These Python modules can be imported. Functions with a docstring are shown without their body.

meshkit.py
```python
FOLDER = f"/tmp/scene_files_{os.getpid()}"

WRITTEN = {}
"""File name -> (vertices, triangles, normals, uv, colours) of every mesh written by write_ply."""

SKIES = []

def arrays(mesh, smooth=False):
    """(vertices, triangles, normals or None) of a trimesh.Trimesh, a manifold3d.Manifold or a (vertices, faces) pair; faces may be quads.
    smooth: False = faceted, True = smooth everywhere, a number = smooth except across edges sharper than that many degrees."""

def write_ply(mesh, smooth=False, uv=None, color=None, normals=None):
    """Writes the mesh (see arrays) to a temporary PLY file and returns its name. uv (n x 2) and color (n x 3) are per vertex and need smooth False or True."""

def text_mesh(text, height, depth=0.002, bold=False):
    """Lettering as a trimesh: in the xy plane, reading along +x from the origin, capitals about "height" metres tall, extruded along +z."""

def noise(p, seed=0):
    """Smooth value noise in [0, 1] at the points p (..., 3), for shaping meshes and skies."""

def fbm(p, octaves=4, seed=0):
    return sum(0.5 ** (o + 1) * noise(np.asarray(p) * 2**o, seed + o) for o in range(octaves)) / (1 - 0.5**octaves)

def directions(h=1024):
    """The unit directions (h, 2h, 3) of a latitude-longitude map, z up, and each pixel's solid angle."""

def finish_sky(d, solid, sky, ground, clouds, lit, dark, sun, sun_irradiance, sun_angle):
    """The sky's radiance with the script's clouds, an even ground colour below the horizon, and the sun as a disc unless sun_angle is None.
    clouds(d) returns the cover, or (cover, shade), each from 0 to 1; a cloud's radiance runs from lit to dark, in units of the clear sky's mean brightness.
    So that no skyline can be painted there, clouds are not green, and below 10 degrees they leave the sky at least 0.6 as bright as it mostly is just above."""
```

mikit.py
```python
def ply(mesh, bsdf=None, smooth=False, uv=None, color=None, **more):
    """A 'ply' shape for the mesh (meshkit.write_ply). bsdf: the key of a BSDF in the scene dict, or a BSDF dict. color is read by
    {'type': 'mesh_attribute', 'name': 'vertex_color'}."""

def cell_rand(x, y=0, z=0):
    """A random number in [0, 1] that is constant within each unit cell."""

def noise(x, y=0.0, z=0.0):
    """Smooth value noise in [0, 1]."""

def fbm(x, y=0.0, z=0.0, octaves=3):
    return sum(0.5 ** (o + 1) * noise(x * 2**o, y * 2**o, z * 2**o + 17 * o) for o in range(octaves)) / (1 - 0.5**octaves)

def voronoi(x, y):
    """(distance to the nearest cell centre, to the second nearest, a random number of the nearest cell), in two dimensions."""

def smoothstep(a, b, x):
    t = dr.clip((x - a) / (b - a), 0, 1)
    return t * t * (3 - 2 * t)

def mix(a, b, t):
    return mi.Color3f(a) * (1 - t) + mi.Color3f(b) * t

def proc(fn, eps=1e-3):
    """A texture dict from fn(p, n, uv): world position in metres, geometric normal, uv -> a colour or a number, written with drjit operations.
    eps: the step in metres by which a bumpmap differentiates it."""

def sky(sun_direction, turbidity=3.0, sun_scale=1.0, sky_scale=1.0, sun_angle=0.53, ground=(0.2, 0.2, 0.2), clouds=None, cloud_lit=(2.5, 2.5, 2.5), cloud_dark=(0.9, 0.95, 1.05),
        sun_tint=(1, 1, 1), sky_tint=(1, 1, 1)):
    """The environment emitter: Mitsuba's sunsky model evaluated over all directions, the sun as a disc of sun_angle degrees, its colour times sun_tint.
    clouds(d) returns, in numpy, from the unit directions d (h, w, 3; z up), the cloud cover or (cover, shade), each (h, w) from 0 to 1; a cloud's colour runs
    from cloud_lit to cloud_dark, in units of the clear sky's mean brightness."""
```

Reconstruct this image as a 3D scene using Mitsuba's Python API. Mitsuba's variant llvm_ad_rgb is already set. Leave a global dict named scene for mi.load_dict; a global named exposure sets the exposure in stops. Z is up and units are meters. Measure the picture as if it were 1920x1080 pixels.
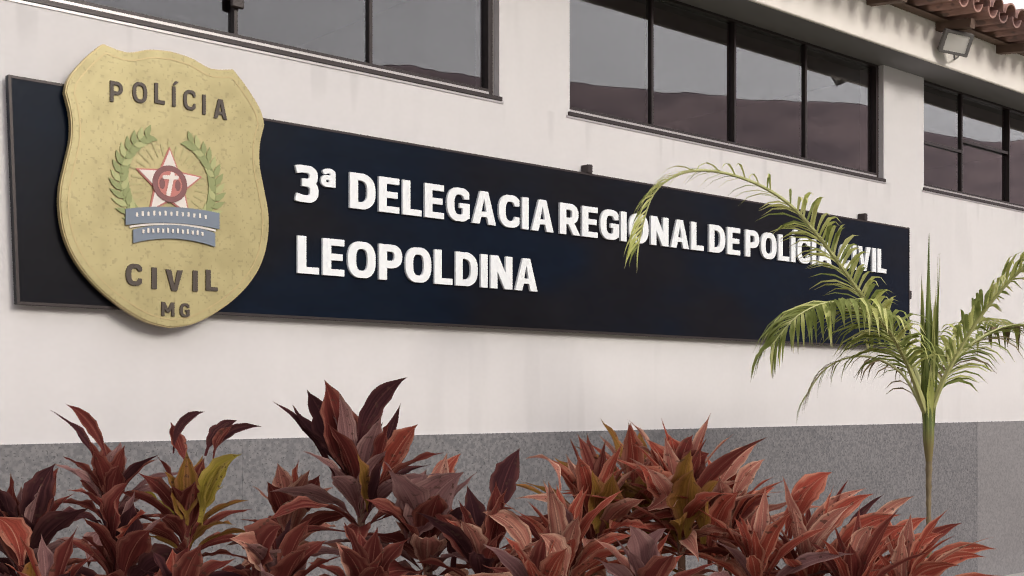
import math, random
import numpy as np, trimesh, drjit as dr, mitsuba as mi, mikit, meshkit
from shapely.geometry import Polygon, LineString, Point, box as sbox
from shapely import affinity, union_all
from mikit import proc, noise, fbm, voronoi, smoothstep, mix
T = mi.ScalarTransform4f
rng = np.random.default_rng(7)

# ---------------------------------------------------------------- camera, sky, exposure
FOC, HOR = 2300.0, 750.0                       # focal length and horizon row of the 1920 x 1080 photograph
ALPHA = math.atan2(2640.0, FOC)                # the facade recedes to the right at this angle from the view axis
FWD = np.array([math.cos(ALPHA), math.sin(ALPHA), 0.0])
RGT = np.array([math.sin(ALPHA), -math.cos(ALPHA), 0.0])
UP = np.array([0, 0, 1.0])
EYE = np.array([0, 0, 1.6]) - 7.3 * FWD
scene, labels = {}, {}
scene['camera'] = {'type': 'perspective', 'fov': math.degrees(2 * math.atan(960 / FOC)), 'fov_axis': 'x',
                   'principal_point_offset_y': -(HOR - 540) / 1080, 'near_clip': 0.05, 'far_clip': 3000.0,
                   'to_world': T().look_at(origin=EYE.tolist(), target=(EYE + FWD).tolist(), up=[0, 0, 1])}
exposure = 3.14


def cloud_cover(d):
    n = meshkit.fbm(np.stack([d[..., 0] * 2.2, d[..., 1] * 2.2, d[..., 2] * 4.0], -1) + 5.0, 4, 3)
    return np.ones(d.shape[:2]), np.clip((n - 0.35) * 1.6, 0, 1)


scene['sky'] = mikit.sky([0.15, -0.90, 0.40], turbidity=3, sun_scale=0.22, sun_angle=18, clouds=cloud_cover,
                         cloud_lit=(2.32, 2.27, 2.33), cloud_dark=(1.55, 1.5, 1.56), sun_tint=(0.79, 0.97, 1.39))


def at(px, py, Y):
    """The point of the plane y = Y that the photograph shows at the pixel (1920 x 1080)."""
    d = FWD + (px - 960) / FOC * RGT + (HOR - py) / FOC * UP
    return EYE + d * (Y - EYE[1]) / d[1]


def deep(px, py, Z):
    """The same, Z metres in front of the camera."""
    return EYE + Z * (FWD + (px - 960) / FOC * RGT + (HOR - py) / FOC * UP)


# ---------------------------------------------------------------- materials
def principled(base, rough=0.6, **kw):
    base = base if isinstance(base, dict) else {'type': 'rgb', 'value': list(base)}
    return {'type': 'twosided', 'bsdf': {'type': 'principled', 'base_color': base, 'roughness': rough, **kw}}


def bumped(base, rough, fn, height, eps=1e-3, **kw):
    base = base if isinstance(base, dict) else {'type': 'rgb', 'value': list(base)}
    return {'type': 'twosided', 'bsdf': {'type': 'bumpmap', 'arbitrary': proc(fn, eps), 'scale': height,
            'bsdf': {'type': 'principled', 'base_color': base, 'roughness': rough, **kw}}}


def paint_col(p, n, uv):
    big = fbm(p.x * 0.9 + p.y, p.z * 1.3, 2.0, 3)
    streak = fbm(p.x * 7.0 + p.y * 7.0, p.z * 0.7, 5.0, 3)
    fine = noise(p.x * 60, p.z * 60, p.y * 60)
    k = 0.93 + 0.09 * big + 0.05 * (streak - 0.5) + 0.02 * (fine - 0.5)
    k = k * (1 - 0.07 * smoothstep(0.55, 0.8, streak) * smoothstep(0.40, 0.7, big))
    drip = noise(p.x * 16 + 40, p.z * 0.4, 1.0) * smoothstep(2.7, 3.36, p.z) * (1 - smoothstep(3.36, 3.40, p.z))
    k = k * (1 - 0.10 * smoothstep(0.62, 0.9, drip)) * (1 - 0.05 * (1 - smoothstep(1.40, 1.62 + 0.2 * big, p.z)))
    return mi.Color3f(0.60, 0.58, 0.585) * k


def paint_bump(p, n, uv):
    return 0.6 * noise(p.x * 45, p.z * 45, p.y * 45) + 0.4 * fbm(p.x * 6, p.z * 6, p.y * 6, 2)


def granite_col(p, n, uv):
    a = fbm(p.x * 70, p.z * 70, p.y * 70, 2)
    b = noise(p.x * 150 + 9, p.z * 150, p.y * 150)
    big = fbm(p.x * 1.6, p.z * 2.2, 3.0, 3)
    c = mix((0.175, 0.173, 0.188), (0.275, 0.264, 0.276), smoothstep(0.25, 0.75, a))
    c = mix(c, (0.055, 0.057, 0.063), 0.65 * smoothstep(0.72, 0.88, b))
    c = mix(c, (0.42, 0.40, 0.395), 0.5 * smoothstep(0.78, 0.9, noise(p.x * 100 + 3, p.z * 100, p.y * 100)))
    c = c * (0.54 + 0.17 * big)
    return mix(c, mi.Color3f(0.22, 0.21, 0.215) * (0.85 + 0.3 * a), 0.55 * smoothstep(5.43, 5.46, p.x) * (1 - smoothstep(7.75, 7.8, p.x)))


def panel_col(p, n, uv):
    k = fbm(p.x * 1.1, p.z * 2.4, 7.0, 3)
    d = fbm(p.x * 9, p.z * 26, 1.0, 2)
    return mix((0.0012, 0.005, 0.014), (0.005, 0.005, 0.008), smoothstep(0.3, 0.75, k)) * (0.85 + 0.35 * d)


def panel_rough(p, n, uv):
    return 0.30 + 0.12 * fbm(p.x * 3, p.z * 5, 2.0, 3)


def gold_col(p, n, uv):
    a = fbm(p.x * 11, p.z * 11, 4.0, 4)
    b = noise(p.x * 90, p.z * 90, 1.0)
    c = mix((0.39, 0.335, 0.165), (0.335, 0.285, 0.135), smoothstep(0.3, 0.8, a))
    return mix(c, (0.18, 0.14, 0.065), 0.4 * smoothstep(0.68, 0.95, b))


def gold_bump(p, n, uv):
    return fbm(p.x * 38, p.z * 38, 2.0, 2)


def tile_col(p, n, uv):
    a = fbm(p.x * 3.1, p.y * 5, p.z * 5, 3)
    b = noise(p.x * 24, p.y * 24, p.z * 24)
    c = mix((0.36, 0.20, 0.165), (0.24, 0.14, 0.125), smoothstep(0.3, 0.7, a))
    return mix(c, (0.10, 0.08, 0.075), 0.6 * smoothstep(0.6, 0.85, b))


def soil_col(p, n, uv):
    return mix((0.07, 0.045, 0.03), (0.13, 0.09, 0.06), fbm(p.x * 12, p.y * 12, 0.0, 3))


def lawn_col(p, n, uv):
    return mix((0.04, 0.07, 0.02), (0.09, 0.11, 0.04), fbm(p.x * 3, p.y * 3, 0.0, 3))


def pave_col(p, n, uv):
    return mix((0.22, 0.21, 0.20), (0.32, 0.31, 0.29), fbm(p.x * 5, p.y * 5, 0.0, 3))


def hill_col(p, n, uv):
    return mix((0.22, 0.17, 0.18), (0.34, 0.255, 0.255), smoothstep(0.25, 0.75, fbm(p.x * 0.09, p.y * 0.09, p.z * 0.12, 4)))


scene['m_paint'] = bumped(proc(paint_col), 0.75, paint_bump, 0.0012, 4e-3)
scene['m_trim'] = bumped((0.80, 0.76, 0.72), 0.7, paint_bump, 0.001, 4e-3)
scene['m_granite'] = principled(proc(granite_col), 0.42)
scene['m_panel'] = principled(proc(panel_col), proc(panel_rough), specular=0.10)
scene['m_white'] = principled((0.72, 0.74, 0.76), 0.45)
scene['m_gold'] = bumped(proc(gold_col), 0.38, gold_bump, 0.0005, 3e-3, metallic=0.22)
scene['m_gold_edge'] = principled((0.40, 0.32, 0.16), 0.4, metallic=0.3)
scene['m_letter_brown'] = principled((0.045, 0.030, 0.020), 0.5)
scene['m_red'] = principled((0.42, 0.14, 0.12), 0.5)
scene['m_dark_red'] = principled((0.17, 0.06, 0.06), 0.5)
scene['m_emblem_white'] = principled((0.62, 0.57, 0.53), 0.5)
scene['m_wreath'] = principled((0.22, 0.245, 0.095), 0.55)
scene['m_wreath_pale'] = principled((0.34, 0.35, 0.155), 0.55)
scene['m_ray'] = principled((0.36, 0.32, 0.15), 0.5)
scene['m_ribbon'] = principled((0.14, 0.17, 0.22), 0.5)
scene['m_ribbon_dark'] = principled((0.065, 0.08, 0.11), 0.5)
scene['m_frame'] = principled((0.028, 0.020, 0.020), 0.38, metallic=0.3)
scene['m_aluminium'] = principled((0.42, 0.40, 0.40), 0.35, metallic=0.6)
scene['m_glass'] = {'type': 'thindielectric', 'int_ior': 1.8, 'specular_transmittance': {'type': 'rgb', 'value': [0.42, 0.37, 0.38]}}
scene['m_room'] = principled((0.34, 0.28, 0.29), 0.8)
scene['m_soffit'] = principled((0.20, 0.195, 0.21), 0.8)
scene['m_tile'] = principled(proc(tile_col), 0.8)
scene['m_wood'] = principled((0.12, 0.075, 0.055), 0.7)
scene['m_lamp_body'] = principled((0.17, 0.16, 0.16), 0.45)
scene['m_lamp_face'] = principled((0.72, 0.70, 0.67), 0.25)
scene['m_soil'] = principled(proc(soil_col), 0.95)
scene['m_lawn'] = principled(proc(lawn_col), 0.9)
scene['m_pave'] = principled(proc(pave_col), 0.85)
scene['m_hill'] = principled(proc(hill_col), 1.0)


# ---------------------------------------------------------------- helpers
def key_of(name):
    if name not in scene:
        return name
    k = 1
    while f'{name}_{k:03d}' in scene:
        k += 1
    return f'{name}_{k:03d}'


def put(name, mesh, m, parent=None, smooth=False, label=None, uv=None, **extra):
    key = key_of(f'{parent}__{name}' if parent else name)
    scene[key] = mikit.ply(mesh, m, smooth=smooth, uv=uv)
    if label or extra:
        labels[key] = {**({'label': label} if label else {}), **extra}
    return key


def thing(name, label, cat, group=None):
    key = name
    k = 1
    while key in labels:
        key = f'{name}_{k:03d}'
        k += 1
    labels[key] = {'label': label, 'category': cat}
    if group:
        labels[key]['group'] = group
    return key


def bx(x0, x1, y0, y1, z0, z1, ch=0.0):
    if ch <= 0:
        m = trimesh.creation.box((x1 - x0, y1 - y0, z1 - z0))
        m.apply_translation(((x0 + x1) / 2, (y0 + y1) / 2, (z0 + z1) / 2))
        return m
    pts = []
    for ax in range(3):
        lo, hi = np.array([x0, y0, z0], float), np.array([x1, y1, z1], float)
        for o in range(3):
            if o != ax:
                lo[o] += ch
                hi[o] -= ch
        for c in np.ndindex(2, 2, 2):
            pts.append([(lo, hi)[c[i]][i] for i in range(3)])
    return trimesh.Trimesh(pts).convex_hull


def cat(ms):
    return trimesh.util.concatenate(ms)


def tube(pts, rad, n=8):
    pts = np.asarray(pts, float)
    rad = np.broadcast_to(rad, (len(pts),))
    t = np.gradient(pts, axis=0)
    t /= np.linalg.norm(t, axis=1, keepdims=True) + 1e-12
    ref = np.array([0.31, 0.87, 0.1]) if abs(t[0] @ np.array([0.31, 0.87, 0.1])) < 0.8 else np.array([1.0, 0, 0])
    v = []
    for p, d, r in zip(pts, t, rad):
        a = np.cross(d, ref)
        a /= np.linalg.norm(a)
        b = np.cross(d, a)
        ang = np.arange(n) * 2 * math.pi / n
        v.append(p + r * (np.cos(ang)[:, None] * a + np.sin(ang)[:, None] * b))
    v = np.vstack(v + [pts[:1], pts[-1:]])
    f = []
    for i in range(len(pts) - 1):
        for j in range(n):
            k = (j + 1) % n
            f += [[i * n + j, i * n + k, (i + 1) * n + k], [i * n + j, (i + 1) * n + k, (i + 1) * n + j]]
    c0, c1, l = len(v) - 2, len(v) - 1, (len(pts) - 1) * n
    for j in range(n):
        k = (j + 1) % n
        f += [[c0, k, j], [c1, l + j, l + k]]
    return trimesh.Trimesh(v, f, process=False)


def extrude_on_wall(poly, y_front, depth):
    """A flat shape given in (x, z) as a slab whose front face is at y = y_front and whose back is depth behind it."""
    ms = []
    for g in getattr(poly, 'geoms', [poly]):
        if g.area > 1e-9:
            ms.append(trimesh.creation.extrude_polygon(g, depth, engine='earcut'))
    m = cat(ms)
    v = m.vertices.copy()
    m2 = trimesh.Trimesh(np.c_[v[:, 0], y_front + depth - v[:, 2], v[:, 1]], m.faces, process=False)
    return m2          # (x, y, z) -> (x, front+depth - z, y) keeps the handedness


# ---------------------------------------------------------------- lettering: strokes of a heavy sans, capitals 1 high
def arc(cx, cy, rx, ry, a0, a1, n=28):
    a = np.radians(np.linspace(a0, a1, n))
    e = 0.78                       # a little squarer than an ellipse
    c, s = np.cos(a), np.sin(a)
    return np.c_[cx + rx * np.sign(c) * np.abs(c) ** e, cy + ry * np.sign(s) * np.abs(s) ** e]


def glyph(ch, s=0.2):
    """(shape, advance) of a letter with stroke width s."""
    h = s / 2
    st = lambda *p: LineString(p).buffer(h, cap_style='flat', join_style='mitre')
    cv = lambda a, cap='flat': LineString(a).buffer(h, cap_style=cap, join_style='round')
    win = sbox(-2, 0, 3, 1)
    if ch in 'IÍ':
        g, w = sbox(0, 0, s, 1), s
        if ch == 'Í':
            g = g.union(Polygon([(0.02, 1.07), (0.14, 1.07), (0.34, 1.27), (0.14, 1.27)]))
    elif ch == 'L':
        w = 0.52
        g = sbox(0, 0, s, 1).union(sbox(0, 0, w, 0.18))
    elif ch == 'E':
        w = 0.54
        g = union_all([sbox(0, 0, s, 1), sbox(0, 0, w, 0.18), sbox(0, 0.82, w, 1), sbox(0, 0.42, w - 0.04, 0.6)])
    elif ch == 'D':
        w = 0.66
        b = cv(np.vstack([[(h, 0.91), (0.22, 0.91)], arc(0.22, 0.5, w - 0.22 - h, 0.41, 90, -90), [(0.22, 0.09), (h, 0.09)]]))
        g = sbox(0, 0, s, 1).union(b).intersection(sbox(0, 0, 2, 1))
    elif ch in 'PR':
        w = 0.62
        b = cv(np.vstack([[(h, 0.91), (0.28, 0.91)], arc(0.28, 0.675, w - 0.28 - h, 0.235, 90, -90), [(0.28, 0.44), (h, 0.44)]]))
        g = sbox(0, 0, s, 1).union(b)
        if ch == 'R':
            g = g.union(Polygon([(0.24, 0.42), (0.44, 0.46), (0.68, 0), (0.45, 0)]))
            w = 0.66
        g = g.intersection(sbox(0, 0, 2, 1))
    elif ch in 'OCG':
        w = 0.72 if ch == 'O' else 0.64
        r = arc(0.36, 0.5, 0.36 - h, 0.5 - h * 0.9, 0, 360, 60)
        ring = Polygon(r).exterior.buffer(h)
        if ch == 'O':
            g = ring
        else:
            g = ring.difference(Polygon([(0.4, 0.36), (0.4, 0.66), (1.2, 0.74), (1.2, 0.28)])).difference(sbox(0.64, -1, 2, 2))
            if ch == 'G':
                g = g.union(sbox(0.36, 0.40, 0.66, 0.55)).union(sbox(0.66 - s, 0.1, 0.66, 0.55))
        g = g.intersection(win)
    elif ch == 'A':
        w = 0.72
        o = Polygon([(0, 0), (0.24, 1), (0.48, 1), (0.72, 0)])
        g = o.difference(Polygon([(s + 0.01, -0.01), (0.72 - s - 0.01, -0.01), (0.36 + 0.085, 0.22), (0.36 - 0.085, 0.22)]))
        g = g.difference(Polygon([(0.285, 0.38), (0.435, 0.38), (0.36, 0.80)]))
    elif ch == 'V':
        w = 0.72
        g = Polygon([(0, 1), (s + 0.02, 1), (0.36, 0.26), (0.70 - s, 1), (0.72, 1), (0.47, 0), (0.25, 0)])
    elif ch == 'N':
        w = 0.68
        g = union_all([sbox(0, 0, s, 1), sbox(w - s, 0, w, 1), Polygon([(0, 1), (s + 0.03, 1), (w, 0), (w - s - 0.03, 0)])])
    elif ch == 'M':
        w = 0.86
        g = union_all([sbox(0, 0, s, 1), sbox(w - s, 0, w, 1), Polygon([(0, 1), (s + 0.03, 1), (0.53, 0.25), (0.33, 0.25)]),
                       Polygon([(w, 1), (w - s - 0.03, 1), (0.33, 0.25), (0.53, 0.25)])])
    elif ch == '3':
        w = 0.56
        g = cv(np.vstack([[(0.02, 0.87)], arc(0.24, 0.725, 0.22, 0.185, 105, -90, 24), [(0.17, 0.54)]]))
        g = g.union(cv(np.vstack([[(0.17, 0.54)], arc(0.24, 0.315, 0.235, 0.225, 90, -112, 26), [(0.01, 0.13)]]))).intersection(sbox(0, 0, 1, 1))
    elif ch == 'ª':
        w = 0.42
        t = 0.13
        ring = Polygon(arc(0.17, 0.66, 0.11, 0.10, 0, 360, 32)).exterior.buffer(t / 2)
        g = union_all([ring, sbox(0.24, 0.5, 0.24 + t, 0.88), LineString(np.vstack([arc(0.2, 0.86, 0.105, 0.08, 0, 150, 14)])).buffer(t / 2)])
    else:
        raise ValueError(ch)
    return g, w


def lay(word, gap=0.11, s=0.2):
    """[(shape, character)] of a word that starts at 0, and its length."""
    x, out = 0.0, []
    for ch in word:
        g, w = glyph(ch, s)
        out.append((affinity.translate(g, x, 0), ch))
        x += w + gap
    return out, x - gap


# ================================================================ THE SETTING
def sheet(x0, x1, y0, y1, z):
    return trimesh.Trimesh([[x0, y0, z], [x1, y0, z], [x1, y1, z], [x0, y1, z]], [[0, 1, 2], [0, 2, 3]], process=False)


put('ground', sheet(-900, 900, -900, 900, 0), 'm_pave', label='paved ground in front of the building', kind='structure')
put('lawn', sheet(-9, 14, -9.5, -3.3, 0.004), 'm_lawn', label='lawn in front of the planting bed', kind='structure')
put('planting_bed', sheet(-6.5, 12, -3.29, -0.35, 0.008), 'm_soil', label='soil bed under the red leaved plants', kind='structure')
# wooded slope across the street, behind the camera: it shows as the dark lower part of the window reflections
az = np.radians(np.linspace(-178, -2, 700))
hv, hf = [], []
prof = [(0.0, 0.55), (0.25, 0.70), (0.55, 0.84), (0.8, 0.93), (0.985, 0.993), (1.0, 1.0), (0.99, 1.02), (0.8, 1.25)]
for i, a in enumerate(az):
    el = float(np.interp(math.degrees(a), [-180, -58, -54.4, -50, -46, -32.4, -30, -27, 0], [14.4, 15.9, 15.9, 15.3, 15.1, 13.7, 12.5, 11.7, 10.5])) + 0.45 * (meshkit.fbm(np.array([[math.cos(a) * 40, math.sin(a) * 40, 0.5]]), 4)[0] - 0.5)
    for (hh, rr) in prof:
        R0 = 320 * rr
        hv.append([R0 * math.cos(a), R0 * math.sin(a), 320 * math.tan(math.radians(el)) * hh - 0.5])
k = len(prof)
for i in range(len(az) - 1):
    for j in range(k - 1):
        hf += [[i * k + j, (i + 1) * k + j, (i + 1) * k + j + 1], [i * k + j, (i + 1) * k + j + 1, i * k + j + 1]]
put('hill', trimesh.Trimesh(hv, hf, process=False), 'm_hill', smooth=30, label='wooded hill across the street', kind='structure')

# ================================================================ THE BUILDING
B = thing('police_station', 'cream painted police station with grey granite base, strip windows and clay tiled eave', 'building')
X0, X1, YB = -9.0, 16.0, 9.0
SILL, SOF, ROOFZ = 3.40, 4.31, 4.70
DADO = 1.405
BAYS = [(-7.3, -4.05), (-3.62, -0.10), (0.475, 3.985), (4.595, 8.1), (8.7, 12.2), (12.8, 15.6)]
put('wall', bx(X0, X1, 0.0, 0.22, DADO, SILL - 0.045), 'm_paint', B)
edges = [X0] + [e for b in BAYS for e in b] + [X1]
for i in range(0, len(edges), 2):
    put('pilaster', bx(edges[i], edges[i + 1], 0.0, 0.22, SILL - 0.045, SOF), 'm_paint', B)
for b in BAYS:
    put('wall_under_sill', bx(b[0], b[1], 0.09, 0.22, SILL - 0.045, SILL), 'm_paint', B)
put('side_wall', bx(X0, X0 + 0.22, 0.22, YB, 0, ROOFZ), 'm_paint', B)
put('side_wall', bx(X1 - 0.22, X1, 0.22, YB, 0, ROOFZ), 'm_paint', B)
put('back_wall', bx(X0 + 0.22, X1 - 0.22, YB - 0.22, YB, 0, ROOFZ), 'm_paint', B)
# granite base, in slabs; the bay at the right end stands a little proud
sx = [X0, -6.6, -4.2, -1.8, 0.6, 3.0, 5.42]
for a, b in zip(sx[:-1], sx[1:]):
    put('granite_slab', bx(a, b - 0.0008, -0.025, 0.22, 0, DADO, 0.0008), 'm_granite', B)
put('granite_slab', bx(5.42, 7.8, -0.0255, 0.22, 0, DADO + 0.001, 0.0008), 'm_granite', B, label='paler granite slab at the right edge of the base')
for a in (7.802, 10.2, 12.6):
    put('granite_slab', bx(a, a + 2.396, -0.025, 0.22, 0, DADO, 0.0015), 'm_granite', B)
put('granite_slab', bx(15.0, X1, -0.025, 0.22, 0, DADO, 0.0015), 'm_granite', B)
# rooms behind the windows
put('ceiling', bx(X0 + 0.23, X1 - 0.23, 0.24, 5.2, SOF + 0.02, SOF + 0.10), 'm_room', B)
put('room_wall', bx(X0 + 0.23, X1 - 0.23, 5.0, 5.1, 1.0, SOF + 0.01), 'm_room', B)
put('room_floor', bx(X0 + 0.23, X1 - 0.23, 0.24, 4.99, 1.0, 1.1), 'm_room', B)
for x in (-3.9, 0.2, 4.3, 8.4, 12.5):
    put('partition', bx(x - 0.06, x + 0.06, 0.24, 4.98, 1.12, SOF), 'm_room', B)
# windows: dark frame, uprights, panes
MULL = [[-6.5, -5.7, -4.9], [-2.61, -1.80, -0.985], [1.276, 2.144, 2.99], [5.295, 6.15, 7.1], [9.5, 10.4, 11.3], [13.5, 14.3]]
for bi, (b, ms) in enumerate(zip(BAYS, MULL)):
    w = f'{B}__window' + ('' if bi == 0 else f'_{bi:03d}')
    x0, x1, y = b[0], b[1], 0.065
    fr = [bx(x0 + 0.002, x0 + 0.03, y - 0.03, y + 0.03, SILL + 0.002, SOF - 0.002), bx(x1 - 0.055, x1 - 0.02, y - 0.03, y + 0.03, SILL + 0.002, SOF - 0.002),
          bx(x0 + 0.03, x1 - 0.055, y - 0.03, y + 0.03, SILL + 0.014, SILL + 0.032), bx(x0 + 0.03, x1 - 0.055, y - 0.03, y + 0.03, SOF - 0.020, SOF - 0.002),
          bx(x1 - 0.02, x1 - 0.002, y - 0.02, y + 0.03, SILL + 0.002, SOF - 0.002)]
    scene[w] = mikit.ply(cat(fr[:4]), 'm_frame')
    put('jamb_strip', fr[4], 'm_aluminium', w)
    put('track', bx(x0 + 0.03, x1 - 0.055, y - 0.036, y + 0.02, SILL - 0.012, SILL + 0.0135), 'm_aluminium', w)
    put('drip_edge', bx(x0 - 0.015, x1 + 0.015, -0.012, y + 0.02, SILL - 0.036, SILL - 0.013), 'm_frame', w)
    put('sill', bx(x0 - 0.03, x1 + 0.03, -0.006, 0.088, SILL - 0.05, SILL - 0.037), 'm_aluminium', w)
    xs = [x0 + 0.03] + ms + [x1 - 0.055]
    for x in ms:
        put('mullion', bx(x - 0.010, x + 0.010, y - 0.026, y + 0.026, SILL + 0.033, SOF - 0.021), 'm_frame', w)
    for i in range(len(xs) - 1):
        yy = y + (0.008 if i % 2 else -0.008)
        a, c = xs[i] + (0.010 if i else 0), xs[i + 1] - (0.010 if i < len(xs) - 2 else 0)
        tilt = (rng.random() - 0.5) * 0.004
        m = sheet(0, 1, 0, 1, 0)
        m.vertices = np.array([[a, yy + tilt, SILL + 0.033], [c, yy - tilt, SILL + 0.033], [c, yy - tilt, SOF - 0.021], [a, yy + tilt, SOF - 0.021]])
        put('pane', m, 'm_glass', w)
    if bi == 3:
        put('transom', bx(xs[0], xs[1] - 0.010, y - 0.025, y - 0.009, 3.775, 3.80), 'm_frame', w)
        put('transom', bx(xs[1] + 0.010, xs[2] - 0.010, y - 0.02, y + 0.0, 3.875, 3.90), 'm_frame', w)
    if bi == 1:
        put('latch', bx(-1.835, -1.765, y - 0.05, y - 0.027, 3.56, 3.66, 0.006), 'm_frame', w)
# eave: concrete soffit, cream fascia, clay tiles
put('soffit', bx(X0, X1, -0.30, 0.235, SOF + 0.001, SOF + 0.06), 'm_soffit', B)
put('fascia', bx(X0, X1, -0.33, -0.301, SOF - 0.012, ROOFZ - 0.02, 0.006), 'm_trim', B)
SLOPE = 0.14
YE, ZE = -0.74, 4.620


def roof_z(y):
    return ZE + (y - YE) * SLOPE


def barrel(r0, r1, L, up, n=9, th=0.013):
    """A half-round clay tile from y = 0 (the lower end) to y = L; up: 1 covers, -1 carries water."""
    a = np.linspace(0, math.pi, n)
    rings = []
    for rr, y in ((r0, 0.0), (r1, L)):
        for d in (0, th):
            rings.append(np.c_[np.cos(a) * (rr - d), np.full(n, y), up * np.sin(a) * (rr - d)])
    v = np.vstack(rings)
    f = []
    for (p, q) in ((0, 2), (3, 1), (1, 0), (2, 3)):
        for j in range(n - 1):
            f += [[p * n + j, p * n + j + 1, q * n + j + 1], [p * n + j, q * n + j + 1, q * n + j]]
    return trimesh.Trimesh(v, f, process=False)


roof = put('roof', trimesh.Trimesh([[X0 - .3, -0.45, roof_z(-.45) - .055], [X1 + .3, -0.45, roof_z(-.45) - .055], [X1 + .3, 4.5, roof_z(4.5) - .055], [X0 - .3, 4.5, roof_z(4.5) - .055], [X1 + .3, 9.6, roof_z(-.6) - .055], [X0 - .3, 9.6, roof_z(-.6) - .055]],
                                   [[0, 1, 2], [0, 2, 3], [3, 2, 4], [3, 4, 5]], process=False), 'm_wood', B)
cover, pan = barrel(0.095, 0.075, 0.46, 1), barrel(0.075, 0.09, 0.46, -1)
PITCH = 0.205
rest = []
tilt = T().rotate([1, 0, 0], math.degrees(math.atan(SLOPE)))
plyc, plyp = mikit.ply(cover, 'm_tile', smooth=40), mikit.ply(pan, 'm_tile', smooth=40)
tm = trimesh.transformations.rotation_matrix(math.atan(SLOPE), [1, 0, 0])
for row in range(12):
    y = YE + row * 0.40
    for i in range(int((X1 - X0) / PITCH) + 2):
        x = X0 - 0.1 + i * PITCH
        for c in (0, 1):
            xx = x + (PITCH / 2 if c else 0) + (rng.random() - 0.5) * 0.012
            yy = y + (rng.random() - 0.5) * 0.03
            zz = roof_z(yy) + (0.045 if c == 0 else 0.035) + 0.012 * rng.random()
            if row < 2 and 1.5 < x < 12.0:
                key = key_of(f'{roof}__tile')
                scene[key] = {**(plyc if c == 0 else plyp), 'to_world': T().translate([xx, yy, zz]) @ tilt @ T().rotate([0, 0, 1], (rng.random() - .5) * 3)}
            else:
                m = (cover if c == 0 else pan).copy()
                m.apply_transform(tm)
                m.apply_translation((xx, yy, zz))
                rest.append(m)
put('tile_field', cat(rest), 'm_tile', roof, kind='stuff')
for i in range(26):
    x = X0 + 0.5 + i * 0.98
    m = bx(-0.035, 0.035, 0, 0.62, -0.10, -0.03)
    m.apply_transform(tm)
    m.apply_translation((x, YE + 0.1, roof_z(YE + 0.1) - 0.02))
    put('rafter', m, 'm_wood', roof)

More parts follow.
